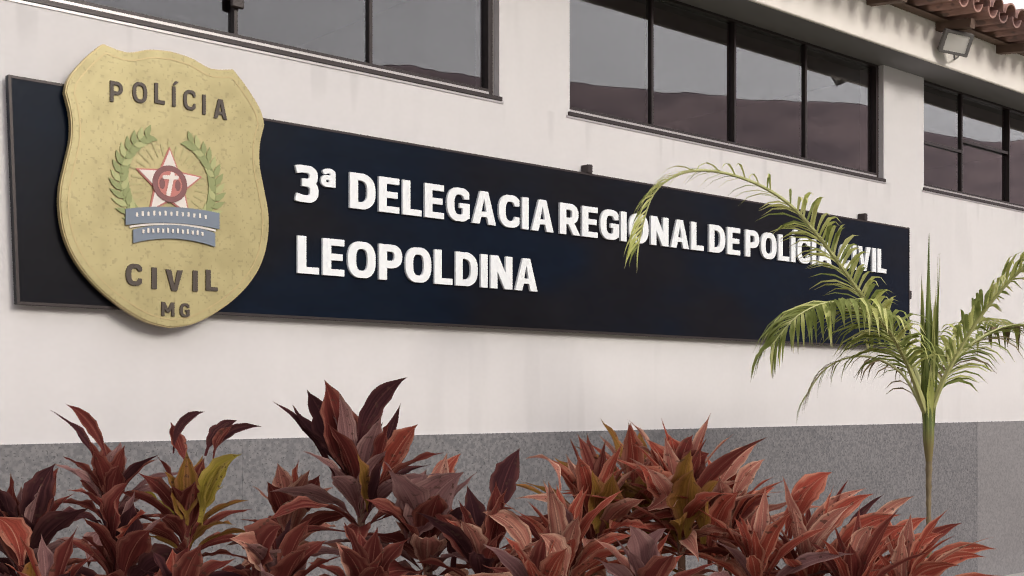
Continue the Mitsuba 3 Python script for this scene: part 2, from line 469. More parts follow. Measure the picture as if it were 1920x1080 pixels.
# ================================================================ THE SIGN BOARD
PY = -0.055
Sg = thing('sign_board', 'long dark navy sign board with white capital letters on the cream wall', 'sign')
tl, bl, br, tr = at(15, 148, PY), at(32, 576, PY), at(1705, 650, PY), at(1705, 424, PY)
zt, zb = 3.012, 2.018
board = Polygon([(tl[0], zt), (bl[0], zb), (br[0], zb), (tr[0], zt)])
put('panel', extrude_on_wall(board, PY, 0.035), 'm_panel', Sg)
rimp = board.difference(board.buffer(-0.012, join_style='mitre'))
put('edge_trim', extrude_on_wall(rimp, PY - 0.003, 0.003), 'm_frame', Sg)
for px in (1105, 1622):
    q = at(px, 330, PY)
    put('bracket', bx(q[0] - 0.022, q[0] + 0.022, PY - 0.01, -0.001, zt + 0.0005, zt + 0.055, 0.004), 'm_frame', Sg)
put('bracket', bx(br[0] + 0.0005, br[0] + 0.04, PY, -0.001, 2.43, 2.50, 0.004), 'm_frame', Sg)
for px, zz in ((60, 2.03),):
    pass


def word_on(parent, word, xa, xb, za, zb_, y, depth, m, gap=0.11, s=0.2, arch=0.0, name='letter'):
    out, L = lay(word, gap, s)
    for g, ch in out:
        g = affinity.affine_transform(g, [(xb - xa) / L, 0, 0, zb_ - za, xa, za])
        if arch:
            t = ((g.centroid.x - xa) / (xb - xa) - 0.5) * 2
            g = affinity.rotate(affinity.translate(g, 0, -arch * t * t), -math.degrees(math.atan(4 * arch * t / (xb - xa))), origin=(g.centroid.x, za))
        put(name, extrude_on_wall(g, y, depth), m, parent)


LY = PY - 0.016


def xs_at(px, z):
    """x on the letter plane under the column px of the photograph."""
    return at(px, 500, LY)[0]


for word, pa, pb in (('3ª', 554, 633), ('DELEGACIA', 656, 1038), ('REGIONAL', 1050, 1320), ('DE', 1330, 1388), ('POLÍCIA', 1398, 1560), ('CIVIL', 1574, 1662)):
    word_on(Sg, word, xs_at(pa, 0), xs_at(pb, 0), 2.613, 2.802, LY, 0.0155, 'm_white', gap=0.09, s=0.21)
word_on(Sg, 'LEOPOLDINA', xs_at(558, 0), xs_at(1008, 0), 2.248, 2.440, LY, 0.0155, 'm_white', gap=0.09, s=0.21)

# ================================================================ THE BADGE
BY = -0.108                                      # front face
Bd = thing('police_badge', 'large gold shield badge with red star and wreath, at the sign board left end', 'badge')
sc_, ox, oy = 540 / 1006, 0, 60


def zp(x, y, Y=BY):
    q = at(ox + x * sc_, oy + y * sc_, Y)
    return np.array([q[0], q[2]])


half_r = [zp(*p) for p in ((800, 118), (850, 180), (905, 258), (920, 308), (906, 372), (906, 450), (922, 540), (942, 620), (946, 700), (930, 780), (890, 862), (830, 932), (760, 985), (690, 1020))]
half_l = [zp(*p) for p in ((342, 44), (282, 98), (236, 168), (222, 225), (243, 312), (245, 385), (226, 470), (215, 560), (221, 650), (242, 740), (280, 812), (350, 892), (450, 970), (540, 1018))]
axis = float(np.mean([(a[0] + b[0]) / 2 for a, b in zip(half_l, half_r)]))
half = [np.array([(abs(a[0] - axis) + abs(b[0] - axis)) / 2, (a[1] + b[1]) / 2]) for a, b in zip(half_l, half_r)]
tipz = zp(610, 1034)[1]
topc = zp(575, 68)[1] + 0.012


def catmull(P, n=6):
    P = np.asarray(P)
    out = []
    for i in range(len(P) - 1):
        p0, p1, p2, p3 = P[max(i - 1, 0)], P[i], P[i + 1], P[min(i + 2, len(P) - 1)]
        for t in np.linspace(0, 1, n, endpoint=False):
            out.append(0.5 * ((2 * p1) + (-p0 + p2) * t + (2 * p0 - 5 * p1 + 4 * p2 - p3) * t ** 2 + (-p0 + 3 * p1 - 3 * p2 + p3) * t ** 3))
    return out + [P[-1]]


hx = half[0][0]
tz = half[0][1]
top = catmull([np.array([0.0, tz + 0.026]), np.array([hx * 0.32, tz + 0.014]), np.array([hx * 0.60, tz - 0.016]), np.array([hx * 0.80, tz - 0.014]), np.array([hx, tz])])
right = top[:-1] + catmull(half[:4])[:-1] + catmull(half[3:] + [np.array([0.0, tipz])])
right = np.array([[p[0], p[1]] for p in right])
outl = np.vstack([np.c_[axis + right[:, 0], right[:, 1]], np.c_[axis - right[::-1][1:-1, 0], right[::-1][1:-1, 1]]])
shield = Polygon(outl).buffer(-0.02).buffer(0.02)
layers = [(0.0, BY + 0.012), (-0.004, BY + 0.006), (-0.012, BY + 0.001)]
put('plate', extrude_on_wall(shield, BY + 0.006, 0.030), 'm_gold_edge', Bd)
put('face', extrude_on_wall(shield.buffer(-0.006), BY, 0.0055), 'm_gold', Bd, smooth=30)
ring = shield.buffer(-0.035).difference(shield.buffer(-0.041))
put('border_line', extrude_on_wall(ring, BY - 0.002, 0.0018), 'm_gold_edge', Bd)
for dx in (-0.3, 0.3):
    put('standoff', bx(axis + dx - 0.02, axis + dx + 0.02, BY + 0.0365, PY - 0.004, 2.4, 2.44), 'm_frame', Bd)


def badge_word(word, pts, hpx, s=0.17, wide=1.02):
    """Each letter by the centre pixel it has in the close-up of the badge."""
    for ch, (x, y) in zip(word, pts):
        c = zp(x, y)
        g, w = glyph(ch, s)
        H = hpx * sc_ / FOC * 5.6
        g = affinity.affine_transform(g, [H * wide, 0, 0, H, c[0] - w * H * wide / 2, c[1] - H / 2])
        put('letter', extrude_on_wall(g, BY - 0.008, 0.0078), 'm_letter_brown', Bd)


badge_word('POLÍCIA', ((405, 210), (487, 212), (556, 216), (606, 226), (660, 238), (711, 254), (768, 270)), 72)
badge_word('CIVIL', ((466, 848), (537, 860), (607, 868), (680, 870), (738, 868)), 76, 0.21, 1.2)
badge_word('MG', ((585, 968), (643, 972)), 50, 0.2, 1.15)
# emblem
cen = zp(590, 532)
pxm = sc_ / FOC * 5.6


def disc(r, c=cen, n=40):
    return Point(c).buffer(r * pxm, n)


def star(r, r2, c=cen, rot=90):
    return Polygon([(c[0] + (r if i % 2 == 0 else r2) * pxm * math.cos(math.radians(rot + 36 * i)), c[1] + (r if i % 2 == 0 else r2) * pxm * math.sin(math.radians(rot + 36 * i))) for i in range(10)])


for i in range(30):                               # pale rays round the star
    a = math.radians(i * 12 + 6)
    if math.sin(a) < -0.62:
        continue
    d, e = np.array([math.cos(a), math.sin(a)]), np.array([-math.sin(a), math.cos(a)])
    r1, r2 = 100 * pxm, (142 + 12 * (i % 2)) * pxm
    q = Polygon([cen + d * r1 + e * 0.003, cen + d * r2 + e * 0.006, cen + d * r2 - e * 0.006, cen + d * r1 - e * 0.003])
    put('ray', extrude_on_wall(q, BY - 0.003, 0.0028), 'm_ray', Bd)
for side in (-1, 1):                              # wreath branches
    stem = [cen + pxm * 182 * np.array([side * math.cos(math.radians(t)), math.sin(math.radians(t))]) for t in np.linspace(-52, 62, 26)]
    br_ = put('wreath_branch', extrude_on_wall(LineString(stem).buffer(0.006), BY - 0.004, 0.0038), 'm_wreath', Bd)
    for j in range(13):
        t = -50 + j * 9.2
        for inout in (-1, 1):
            p = cen + pxm * 182 * np.array([side * math.cos(math.radians(t)), math.sin(math.radians(t))])
            ang = (t + 90 - inout * 38)
            d = np.array([side * math.cos(math.radians(ang)), math.sin(math.radians(ang))])
            e = np.array([-d[1], d[0]])
            L, W = (58 + 10 * rng.random()) * pxm * (1 - 0.25 * j / 13), 11 * pxm
            q = Polygon([p, p + d * L * .3 + e * W, p + d * L * .65 + e * W * .8, p + d * L, p + d * L * .65 - e * W * .8, p + d * L * .3 - e * W])
            put('leaf', extrude_on_wall(q, BY - 0.006 - 0.001 * ((j + (inout > 0)) % 3), 0.0035), 'm_wreath' if (j + inout) % 3 else 'm_wreath_pale', br_)
S = put('star', extrude_on_wall(star(134, 62), BY - 0.007, 0.0068), 'm_red', Bd, label='red five pointed star with pale points')
put('star_inlay', extrude_on_wall(star(122, 55), BY - 0.010, 0.0028), 'm_emblem_white', S)
for i in range(5):                                # red bars between the points
    a = math.radians(90 + 36 + 72 * i)
    d, e = np.array([math.cos(a), math.sin(a)]), np.array([-math.sin(a), math.cos(a)])
    c = cen + d * 48 * pxm
    put('bar', extrude_on_wall(Polygon([c + e * 36 * pxm, c + d * 7 * pxm + e * 26 * pxm, c + d * 7 * pxm - e * 26 * pxm, c - e * 36 * pxm, c - d * 8 * pxm]), BY - 0.0125, 0.0024), 'm_red', S)
put('roundel', extrude_on_wall(disc(66).difference(disc(46)), BY - 0.013, 0.0029), 'm_dark_red', S)
put('roundel_field', extrude_on_wall(disc(45.6), BY - 0.012, 0.0019), 'm_red', S)
tool = union_all([LineString([cen + pxm * np.array([-8, -44]), cen + pxm * np.array([10, 40])]).buffer(8 * pxm), LineString([cen + pxm * np.array([-22, 22]), cen + pxm * np.array([26, 26])]).buffer(7 * pxm)])
put('figure', extrude_on_wall(tool.intersection(disc(44)), BY - 0.014, 0.0019), 'm_emblem_white', S)
for s_ in (-1, 1):
    put('figure', extrude_on_wall(affinity.scale(Point(cen + pxm * np.array([s_ * 30, -2])).buffer(13 * pxm), 0.8, 1.5), BY - 0.0135, 0.0014), 'm_dark_red', S)


def ribbon(y0, y1, x0, x1, sag, tail):
    n = 22
    up_, lo = [], []
    for t in np.linspace(-1, 1, n):
        x = (x0 + x1) / 2 + t * (x1 - x0) / 2
        dy = sag * t * t
        up_.append(zp(x, y0 + dy + (x - 590) * 0.045))
        lo.append(zp(x, y1 + dy + (x - 590) * 0.045))
    return Polygon(up_ + lo[::-1]).buffer(0)


rb = put('ribbon', extrude_on_wall(ribbon(612, 668, 435, 762, 14, 0), BY - 0.015, 0.006), 'm_ribbon', Bd, label='blue grey double ribbon under the star')
put('ribbon_fold', extrude_on_wall(ribbon(674, 722, 462, 748, 22, 0), BY - 0.012, 0.006), 'm_ribbon', rb)
put('ribbon_shade', extrude_on_wall(ribbon(668, 675, 450, 750, 16, 0), BY - 0.0105, 0.004), 'm_emblem_white', rb)
for y0, x0, x1 in ((634, 470, 730), (694, 492, 716)):
    for i in range(13):
        xa = x0 + (x1 - x0) * i / 13
        t = ((xa - 598) / 165)
        q = zp(xa, y0 + 14 * t * t + (xa - 590) * 0.045)
        put('ribbon_mark', extrude_on_wall(sbox(q[0], q[1] - 0.011, q[0] + 0.010, q[1] + 0.007 + 0.004 * (i % 2)), BY - 0.0165, 0.0014), 'm_emblem_white', rb)

# ================================================================ SECURITY LIGHT under the eave
Lp = thing('security_light', 'small white faced floodlight in dark housing fixed to the fascia below the roof tiles', 'lamp')
c = at(1792, 80, -0.47)


def tilted(m):
    m.apply_transform(trimesh.transformations.rotation_matrix(math.radians(-50), [0, 0, 1]) @ trimesh.transformations.rotation_matrix(math.radians(26), [1, 0, 0]) @ trimesh.transformations.rotation_matrix(math.radians(14), [0, 1, 0]))
    m.apply_translation(c)
    return m


put('housing', tilted(bx(-0.115, 0.115, -0.03, 0.05, -0.09, 0.09, 0.012)), 'm_lamp_body', Lp)
put('lens', tilted(bx(-0.088, 0.088, -0.034, -0.0305, -0.066, 0.066)), 'm_lamp_face', Lp)
put('bezel', tilted(cat([bx(-0.113, 0.113, -0.040, -0.0302, 0.067, 0.088), bx(-0.113, 0.113, -0.040, -0.0302, -0.088, -0.067), bx(-0.113, -0.089, -0.040, -0.0302, -0.0665, 0.0665), bx(0.089, 0.113, -0.040, -0.0302, -0.0665, 0.0665)])), 'm_lamp_body', Lp)
for i in range(5):
    put('fin', tilted(bx(-0.10, 0.10, 0.0505, 0.075, -0.07 + i * 0.033, -0.062 + i * 0.033)), 'm_lamp_body', Lp)
put('bracket', tube([c + np.array([0.0, 0.04, 0.0]), c + np.array([0.03, 0.09, -0.01]), np.array([c[0] + 0.04, -0.331, c[2] - 0.01])], 0.014), 'm_lamp_body', Lp)
put('cable', tube([c + np.array([0.06, 0.05, -0.02]), c + np.array([0.14, 0.09, -0.09]), c + np.array([0.24, 0.115, -0.05]), np.array([c[0] + 0.32, -0.336, c[2] + 0.06])], 0.007), 'm_lamp_body', Lp)

# ================================================================ RED LEAVED PLANTS
LEAFC = {  # blade, edge, towards the base
    'maroon': ((0.118, 0.027, 0.023), (0.29, 0.115, 0.085), (0.12, 0.03, 0.03)),
    'dark': ((0.045, 0.017, 0.020), (0.115, 0.045, 0.042), (0.065, 0.02, 0.022)),
    'red': ((0.245, 0.052, 0.036), (0.49, 0.225, 0.155), (0.20, 0.045, 0.035)),
    'pink': ((0.32, 0.125, 0.095), (0.60, 0.38, 0.28), (0.24, 0.07, 0.055)),
    'olive': ((0.20, 0.105, 0.026), (0.31, 0.14, 0.07), (0.28, 0.18, 0.04)),
    'lime': ((0.29, 0.23, 0.040), (0.40, 0.29, 0.09), (0.34, 0.27, 0.05)),
    'mauve': ((0.19, 0.095, 0.092), (0.33, 0.20, 0.18), (0.16, 0.055, 0.053)),
}


def leaf_fn(blade, edge, foot):
    def fn(p, n, uv):
        across = dr.abs(uv.x - 0.5) * 2
        vein = noise(uv.x * 40 + p.x * 3, uv.y * 2.2, p.y * 3.0)
        blot = fbm(uv.x * 3 + p.x * 7, uv.y * 5 + p.z * 7, p.y * 7, 4)
        lot = noise(p.x * 5.0, p.y * 5.0, p.z * 3.0)
        c = mix(foot, blade, smoothstep(0.02, 0.45, uv.y))
        streak = smoothstep(0.55, 0.9, noise(uv.x * 9 + p.z * 2, uv.y * 1.1 + p.x * 2, p.y * 4))
        c = mix(c, edge, 0.45 * streak)
        c = mix(c, edge, smoothstep(0.55, 1.0, across + 0.7 * (blot - 0.5)) * 0.68)
        c = c * (0.62 + 0.7 * vein) * (0.75 + 0.5 * lot)
        c = mix(c, (0.17, 0.115, 0.07), 0.85 * smoothstep(0.95, 1.06, uv.y + 0.22 * (blot - 0.42)))   # dry tips
        c = mix(c, (0.07, 0.04, 0.03), 0.7 * smoothstep(0.70, 0.76, noise(p.x * 95, p.y * 95, p.z * 95)) * smoothstep(0.5, 0.62, blot))
        return mix(c, mi.Color3f(edge) * 1.05, 0.55 * (1 - smoothstep(0.015, 0.06, across)))
    return fn


for k_, cc in LEAFC.items():
    scene['m_leaf_' + k_] = {'type': 'principledthin', 'base_color': proc(leaf_fn(*cc)), 'roughness': 0.30, 'diff_trans': 0.75, 'spec_trans': 0.0, 'eta': 1.4}
scene['m_cane'] = principled((0.16, 0.085, 0.055), 0.8)


def leaf_mesh(b, c, t, W, nref, roll, fold=0.28, wave=0.05, rows=14, seed=0):
    """A blade along the curve b - c - t (quadratic), W wide, V-folded, wavy at its edges; nref: which way its upper face looks."""
    r = np.random.default_rng(seed)
    s = np.linspace(0, 1, rows)
    P = ((1 - s) ** 2)[:, None] * b + (2 * s * (1 - s))[:, None] * c + (s ** 2)[:, None] * t
    D = np.gradient(P, axis=0)
    D /= np.linalg.norm(D, axis=1, keepdims=True)
    prof = np.where(s < 0.14, 0.16 + 0.1 * s / 0.14, 0)
    u = np.clip((s - 0.10) / 0.90, 0, 1)
    prof = np.maximum(prof, (np.sin(math.pi * u ** (0.74 + 0.3 * r.random())) ** (0.8 + 0.3 * r.random()))) * (1 - s ** 9)
    cols = np.linspace(-1, 1, 7)
    v, uv = [], []
    ph = r.random(2) * 6.28
    fr = 2.0 + 2.0 * r.random()
    twist = (r.random() - 0.5) * 1.3
    jag = r.standard_normal((2, rows)).clip(-1.5, 1.2)
    for i in range(rows):
        n = nref - D[i] * (nref @ D[i])
        n /= np.linalg.norm(n) + 1e-9
        bb = np.cross(D[i], n)
        a = roll + twist * s[i]
        n, bb = n * math.cos(a) + bb * math.sin(a), bb * math.cos(a) - n * math.sin(a)
        for q in cols:
            w = W / 2 * prof[i] * (1 + 0.10 * jag[int(q > 0)][i])
            lift = fold * abs(q) ** 1.4 * w + wave * W * abs(q) ** 2 * math.sin(fr * s[i] * 6.28 + ph[int(q > 0)]) * min(1, 3 * prof[i])
            v.append(P[i] + bb * q * w + n * lift)
            uv.append([q / 2 + 0.5, s[i]])
    f, m = [], len(cols)
    for i in range(rows - 1):
        for j in range(m - 1):
            f += [[i * m + j, i * m + j + 1, (i + 1) * m + j + 1], [i * m + j, (i + 1) * m + j + 1, (i + 1) * m + j]]
    return trimesh.Trimesh(v, f, process=False), np.array(uv)


PLANTS = [
    # crown pixel, depth, leaf length, leaf width, leaves, palette, label, own leaves (tip pixel, base pixel or None, depth change, width m, kind, roll, bow)
    ((45, 1040), 3.9, 0.34, 0.105, 26, 'dark maroon dark maroon mauve', 'dark maroon broad leaved cordyline cut by the left edge of the photo',
     [((105, 868), (60, 1030), .05, .10, 'dark', .5, .04), ((20, 885), (40, 1030), .1, .10, 'maroon', -.5, .0), ((-30, 900), (30, 1020), 0, .10, 'dark', .2, 0)]),
    ((205, 930), 4.3, 0.30, 0.075, 22, 'maroon dark mauve maroon', 'dark cordyline with two thin blades pointing up left, second from the left edge',
     [((92, 768), (190, 880), .0, .055, 'dark', .4, .03), ((122, 757), (200, 860), .1, .045, 'maroon', -.3, .04), ((215, 850), (200, 950), 0, .06, 'mauve', 0, 0)]),
    ((350, 985), 4.15, 0.32, 0.075, 26, 'olive maroon olive lime maroon', 'cordyline with yellow green leaves among its red ones, left of the tallest plant',
     [((455, 850), (375, 980), -.15, .10, 'lime', .3, .05), ((425, 862), (380, 985), -.1, .085, 'lime', -.6, .03), ((350, 845), (350, 985), -.1, .08, 'olive', .2, 0), ((305, 880), (340, 985), -.1, .07, 'olive', .3, .02),
      ((385, 772), (325, 850), .1, .035, 'dark', .6, .05), ((320, 790), (350, 870), .1, .06, 'maroon', .2, .0), ((445, 788), (385, 855), .05, .05, 'dark', .4, .03), ((493, 800), (400, 850), .05, .035, 'dark', .7, .05), ((435, 800), (400, 860), .0, .05, 'maroon', -.4, .02)]),
    ((225, 1075), 3.65, 0.30, 0.11, 22, 'maroon dark maroon mauve', 'low cordyline with broad rusty maroon blades in front of the dark left plants',
     [((240, 905), (210, 1030), -.1, .125, 'maroon', .1, .03), ((180, 930), (215, 1040), -.05, .11, 'maroon', .8, .02), ((275, 960), (220, 1030), -.1, .10, 'red', -.7, .02)]),
    ((675, 930), 4.2, 0.40, 0.095, 24, 'maroon dark mauve maroon mauve', 'tallest cordyline, its dark red blades reaching the white wall',
     [((608, 712), (655, 900), .0, .15, 'maroon', .1, .01), ((575, 730), (650, 890), .08, .10, 'dark', -.6, .02), ((548, 758), (625, 840), .1, .06, 'dark', .4, -.02), ((636, 735), (660, 900), -.05, .10, 'mauve', .7, .0),
      ((764, 707), (668, 860), .02, .075, 'dark', .5, .06), ((715, 770), (690, 890), .05, .06, 'dark', .0, .0), ((752, 755), (700, 900), .05, .045, 'dark', .5, .0), ((784, 795), (715, 905), -.05, .10, 'red', .3, .02), ((730, 790), (700, 905), -.1, .09, 'maroon', -.3, .0),
      ((510, 752), (630, 900), .1, .045, 'dark', .4, .04), ((670, 850), (690, 960), -.2, .07, 'olive', .4, 0), ((720, 860), (690, 960), -.2, .08, 'dark', .2, 0)]),
    ((540, 985), 4.4, 0.28, 0.09, 20, 'mauve pink maroon maroon', 'faded pink and red cordyline between the yellow green one and the tallest one',
     [((520, 868), (540, 960), 0, .09, 'pink', .1, 0), ((560, 860), (550, 960), 0, .09, 'red', -.3, 0), ((600, 890), (560, 970), 0, .08, 'maroon', .3, 0)]),
    ((800, 1020), 4.05, 0.36, 0.12, 22, 'mauve mauve pink maroon', 'greyish mauve cordyline just right of the tallest one',
     [((870, 885), (770, 1020), -.1, .15, 'mauve', .2, .04), ((800, 880), (765, 1010), .1, .13, 'mauve', -.2, .02), ((865, 850), (800, 960), .3, .07, 'red', .3, .03), ((880, 940), (850, 1070), -.1, .11, 'dark', .1, .02)]),
    ((525, 1095), 3.5, 0.28, 0.11, 22, 'maroon dark maroon mauve', 'low dark red cordyline at the bottom edge below the faded pink one',
     [((530, 985), (480, 1090), -.1, .13, 'maroon', .2, .04), ((430, 1010), (500, 1090), -.1, .09, 'pink', .3, .04)]),
    ((905, 1060), 3.8, 0.32, 0.085, 24, 'red dark maroon pink', 'cordyline with one upright dark purple blade, left of the bushy red ones',
     [((975, 840), (930, 970), .15, .085, 'dark', .4, .02), ((930, 900), (930, 1040), 0, .07, 'maroon', .2, 0), ((985, 860), (1050, 920), .25, .05, 'pink', .4, .06), ((905, 960), (1000, 1080), -.05, .08, 'pink', .3, .06)]),
    ((1115, 985), 4.1, 0.40, 0.068, 34, 'red pink olive red maroon', 'bushy red cordyline with an upright dark tip, left half of the big clump',
     [((1082, 812), (1120, 960), .1, .055, 'maroon', .4, .02), ((1060, 850), (1110, 970), .0, .09, 'pink', .2, .0), ((1040, 880), (1100, 980), -.05, .08, 'red', .4, .03), ((1110, 880), (1120, 1000), -.15, .10, 'olive', .1, .0), ((1150, 885), (1140, 1000), -.15, .09, 'olive', .3, .0),
      ((965, 935), (1100, 1010), -.1, .06, 'pink', .6, .07), ((1000, 985), (1100, 1040), -.15, .07, 'red', .6, .06)]),
    ((1275, 965), 4.05, 0.42, 0.076, 38, 'red pink red pink olive maroon', 'bushy bright red cordyline with a pale peach blade, right half of the big clump',
     [((1255, 815), (1260, 930), .1, .11, 'red', .2, .03), ((1185, 835), (1250, 930), .1, .075, 'pink', .5, .05), ((1215, 825), (1255, 930), .05, .07, 'red', -.4, .03), ((1300, 815), (1280, 930), .05, .07, 'maroon', .4, .04), ((1330, 850), (1290, 940), .0, .09, 'maroon', .5, .05), ((1195, 870), (1270, 960), -.1, .09, 'red', -.3, .02),
      ((1285, 872), (1215, 955), -.15, .085, 'pink', .1, -.03), ((1300, 880), (1290, 1010), -.2, .12, 'olive', .2, .02), ((1350, 900), (1320, 1020), -.2, .11, 'olive', -.3, .03), ((1390, 920), (1330, 1060), -.15, .08, 'red', .4, .05), ((1420, 832), (1340, 930), .1, .06, 'pink', .4, .03), ((1435, 860), (1370, 950), .1, .055, 'pink', .5, .03)]),
    ((1420, 1075), 3.8, 0.34, 0.062, 26, 'red pink mauve red', 'low cordyline with pinkish grey blades between the big clump and the red fan',
     [((1430, 925), (1420, 1060), .2, .07, 'maroon', .2, 0), ((1400, 970), (1410, 1075), .1, .06, 'pink', .2, 0)]),
    ((1515, 1090), 3.9, 0.40, 0.056, 30, 'red red pink maroon', 'red cordyline whose narrow striped blades fan out to the upper right',
     [((1560, 885), (1480, 1010), .1, .085, 'red', .3, .05), ((1535, 900), (1470, 1020), .05, .06, 'red', -.3, .04), ((1625, 915), (1490, 1040), .05, .05, 'pink', .5, .05), ((1640, 925), (1520, 1050), .0, .06, 'red', .4, .05), ((1600, 945), (1500, 1060), -.1, .05, 'pink', .4, .03), ((1690, 965), (1560, 1060), -.05, .075, 'red', .5, .05), ((1700, 985), (1570, 1075), -.1, .06, 'red', .2, .04), ((1660, 925), (1560, 1040), .15, .03, 'dark', .5, .03), ((1715, 930), (1600, 1030), .2, .045, 'pink', .5, .04)]),
    ((1690, 1110), 3.9, 0.36, 0.052, 28, 'red red pink red', 'rightmost red cordyline with long tips under the young palm',
     [((1805, 980), (1690, 1060), .1, .045, 'maroon', .5, .03), ((1870, 1030), (1720, 1075), .05, .05, 'red', .6, .05), ((1850, 1045), (1730, 1090), .0, .05, 'red', .4, .05), ((1770, 1000), (1670, 1080), .05, .06, 'red', .3, .04), ((1740, 970), (1640, 1060), .15, .05, 'red', .4, .04), ((1800, 1060), (1700, 1100), -.1, .06, 'red', .4, .03)]),
    ((1010, 1120), 3.45, 0.28, 0.085, 22, 'red pink maroon mauve', 'low cordyline with reddish pink blades at the bottom edge, middle of the photo', [((1010, 1000), (1060, 1100), -.05, .08, 'pink', .3, .03)]),
    ((1210, 1120), 3.5, 0.28, 0.08, 22, 'maroon mauve red pink', 'low purplish cordyline at the bottom edge in front of the big red clump', [((1180, 985), (1200, 1110), -.05, .09, 'mauve', .2, .03), ((1250, 990), (1220, 1100), -.05, .09, 'mauve', -.2, .03)]),
    ((1195, 945), 4.3, 0.38, 0.078, 32, 'red pink olive red', 'olive and red cordyline in the middle of the big clump', [((1170, 840), (1190, 950), 0, .08, 'red', .3, .03), ((1225, 850), (1200, 950), -.05, .08, 'pink', -.3, .02)]),
    ((1360, 1000), 4.15, 0.40, 0.068, 32, 'red pink pink red', 'dull red cordyline at the right flank of the big clump', [((1380, 870), (1360, 1000), 0, .08, 'red', .3, .03), ((1445, 930), (1370, 1010), 0, .06, 'maroon', .3, .05)]),
    ((1060, 1060), 3.85, 0.36, 0.07, 28, 'maroon red red pink', 'maroon and mauve cordyline at the left foot of the big clump', [((1035, 940), (1060, 1050), 0, .08, 'mauve', .3, .03)]),
    ((1600, 1120), 3.75, 0.36, 0.055, 28, 'red pink red maroon', 'low red cordyline in front of the red fan, bottom edge', [((1640, 985), (1600, 1090), -.05, .06, 'pink', .3, .04)]),
    ((330, 1135), 3.4, 0.26, 0.09, 20, 'maroon maroon dark red', 'low dark red cordyline at the bottom edge below the yellow green one', []),
    ((690, 1110), 3.6, 0.26, 0.085, 22, 'maroon pink maroon red', 'low rusty pink cordyline at the foot of the tallest one', []),
    ((90, 1150), 3.3, 0.30, 0.08, 20, 'maroon mauve dark red', 'low cordyline with orange red blades in the bottom left corner', [((-10, 970), (40, 1060), .1, .08, 'red', .3, .04), ((70, 1050), (70, 1130), .0, .05, 'olive', .3, .03)]),
]
for pi, (crown, Z, L, W, n, pal, lab, own) in enumerate(PLANTS):
    P = thing('cordyline', lab, 'plant', 'red leaved plants in the bed')
    r = np.random.default_rng(100 + pi)
    pal = pal.split()
    top_ = deep(*crown, Z)
    foot = np.array([top_[0] + (r.random() - .5) * .1, top_[1] + (r.random() - .5) * .1, 0.0])
    s = np.linspace(0, 1, 7)[:, None]
    cane = foot * (1 - s) + top_ * s + np.c_[np.sin(s[:, 0] * 5 + pi) * 0.02, np.cos(s[:, 0] * 4 + pi) * 0.02, np.zeros(7)] * (s * (1 - s) * 4)
    cane[-1] = top_ + np.array([0, 0, 0.02])
    put('cane', tube(cane, np.linspace(0.017, 0.013, 7), 7), 'm_cane', P, smooth=50)
    for i in range(n):
        q = (i + 0.5) / n
        azi = i * 2.399963 + r.random() * 0.5
        el = math.radians(78 - 92 * q + (r.random() - .5) * 16)
        rad = np.array([math.cos(azi), math.sin(azi), 0])
        ll = L * (0.72 + 0.4 * r.random()) * (0.8 + 0.35 * q)
        base = top_ - np.array([0, 0, 0.14 * q]) + rad * 0.012
        el1 = min(el + 0.5, 1.45)
        ctl = base + ll * 0.5 * (rad * math.cos(el1) + UP * math.sin(el1))
        tip = base + ll * (rad * math.cos(el) + UP * math.sin(el)) * 0.97
        nr = -rad * math.sin(el) + UP * math.cos(el)
        m, uv = leaf_mesh(base, ctl, tip, W * (0.75 + 0.4 * r.random()), nr, (r.random() - .5) * 0.9, 0.22 + 0.2 * r.random(), 0.04 + 0.05 * r.random(), seed=pi * 100 + i)
        put('leaf', m, 'm_leaf_' + pal[int(r.integers(len(pal)))], P, smooth=True, uv=uv)
    for i, (tp, bp, dz, w, kind, roll, bow) in enumerate(own):
        tip, base = deep(*tp, Z + dz), deep(*bp, Z + 0.3 * dz)
        d = tip - base
        ll = np.linalg.norm(d)
        side = 1 if tp[0] >= bp[0] else -1
        ctl = (tip + base) / 2 + UP * bow * 1.3 - RGT * side * bow * 0.9 - FWD * dz * 0.2
        nr = -FWD * 0.75 + UP * 0.5 - RGT * 0.25 * side
        m, uv = leaf_mesh(base, ctl, tip, w, nr, roll * 1.2, 0.3, 0.06, seed=pi * 100 + 70 + i)
        put('leaf', m, 'm_leaf_' + kind, P, smooth=True, uv=uv)

# ================================================================ THE YOUNG PALM
def palm_fn(a, b, c3):
    def fn(p, n, uv):
        v = fbm(p.x * 9, p.y * 9, p.z * 9, 3)
        c = mix(a, b, smoothstep(0.3, 0.72, v))
        return mix(c, c3, 0.7 * smoothstep(0.82, 1.0, uv.y))
    return fn


scene['m_palm_bright'] = {'type': 'principledthin', 'base_color': proc(palm_fn((0.46, 0.49, 0.15), (0.68, 0.67, 0.31), (0.60, 0.53, 0.30))), 'roughness': 0.4, 'diff_trans': 0.5, 'spec_trans': 0.0, 'eta': 1.4}
scene['m_palm_green'] = {'type': 'principledthin', 'base_color': proc(palm_fn((0.17, 0.20, 0.055), (0.35, 0.39, 0.14), (0.20, 0.17, 0.08))), 'roughness': 0.4, 'diff_trans': 0.8, 'spec_trans': 0.0, 'eta': 1.4}
scene['m_palm_dry'] = {'type': 'principledthin', 'base_color': proc(palm_fn((0.16, 0.125, 0.075), (0.27, 0.21, 0.13), (0.2, 0.15, 0.1))), 'roughness': 0.6, 'diff_trans': 0.6, 'spec_trans': 0.0, 'eta': 1.4}
scene['m_rachis'] = principled((0.40, 0.40, 0.17), 0.5)
def stem_fn(p, n, uv):
    return mix((0.10, 0.075, 0.042), (0.24, 0.18, 0.10), fbm(p.x * 60, p.y * 60, p.z * 22, 3))


scene['m_palm_stem'] = principled(proc(stem_fn), 0.75)


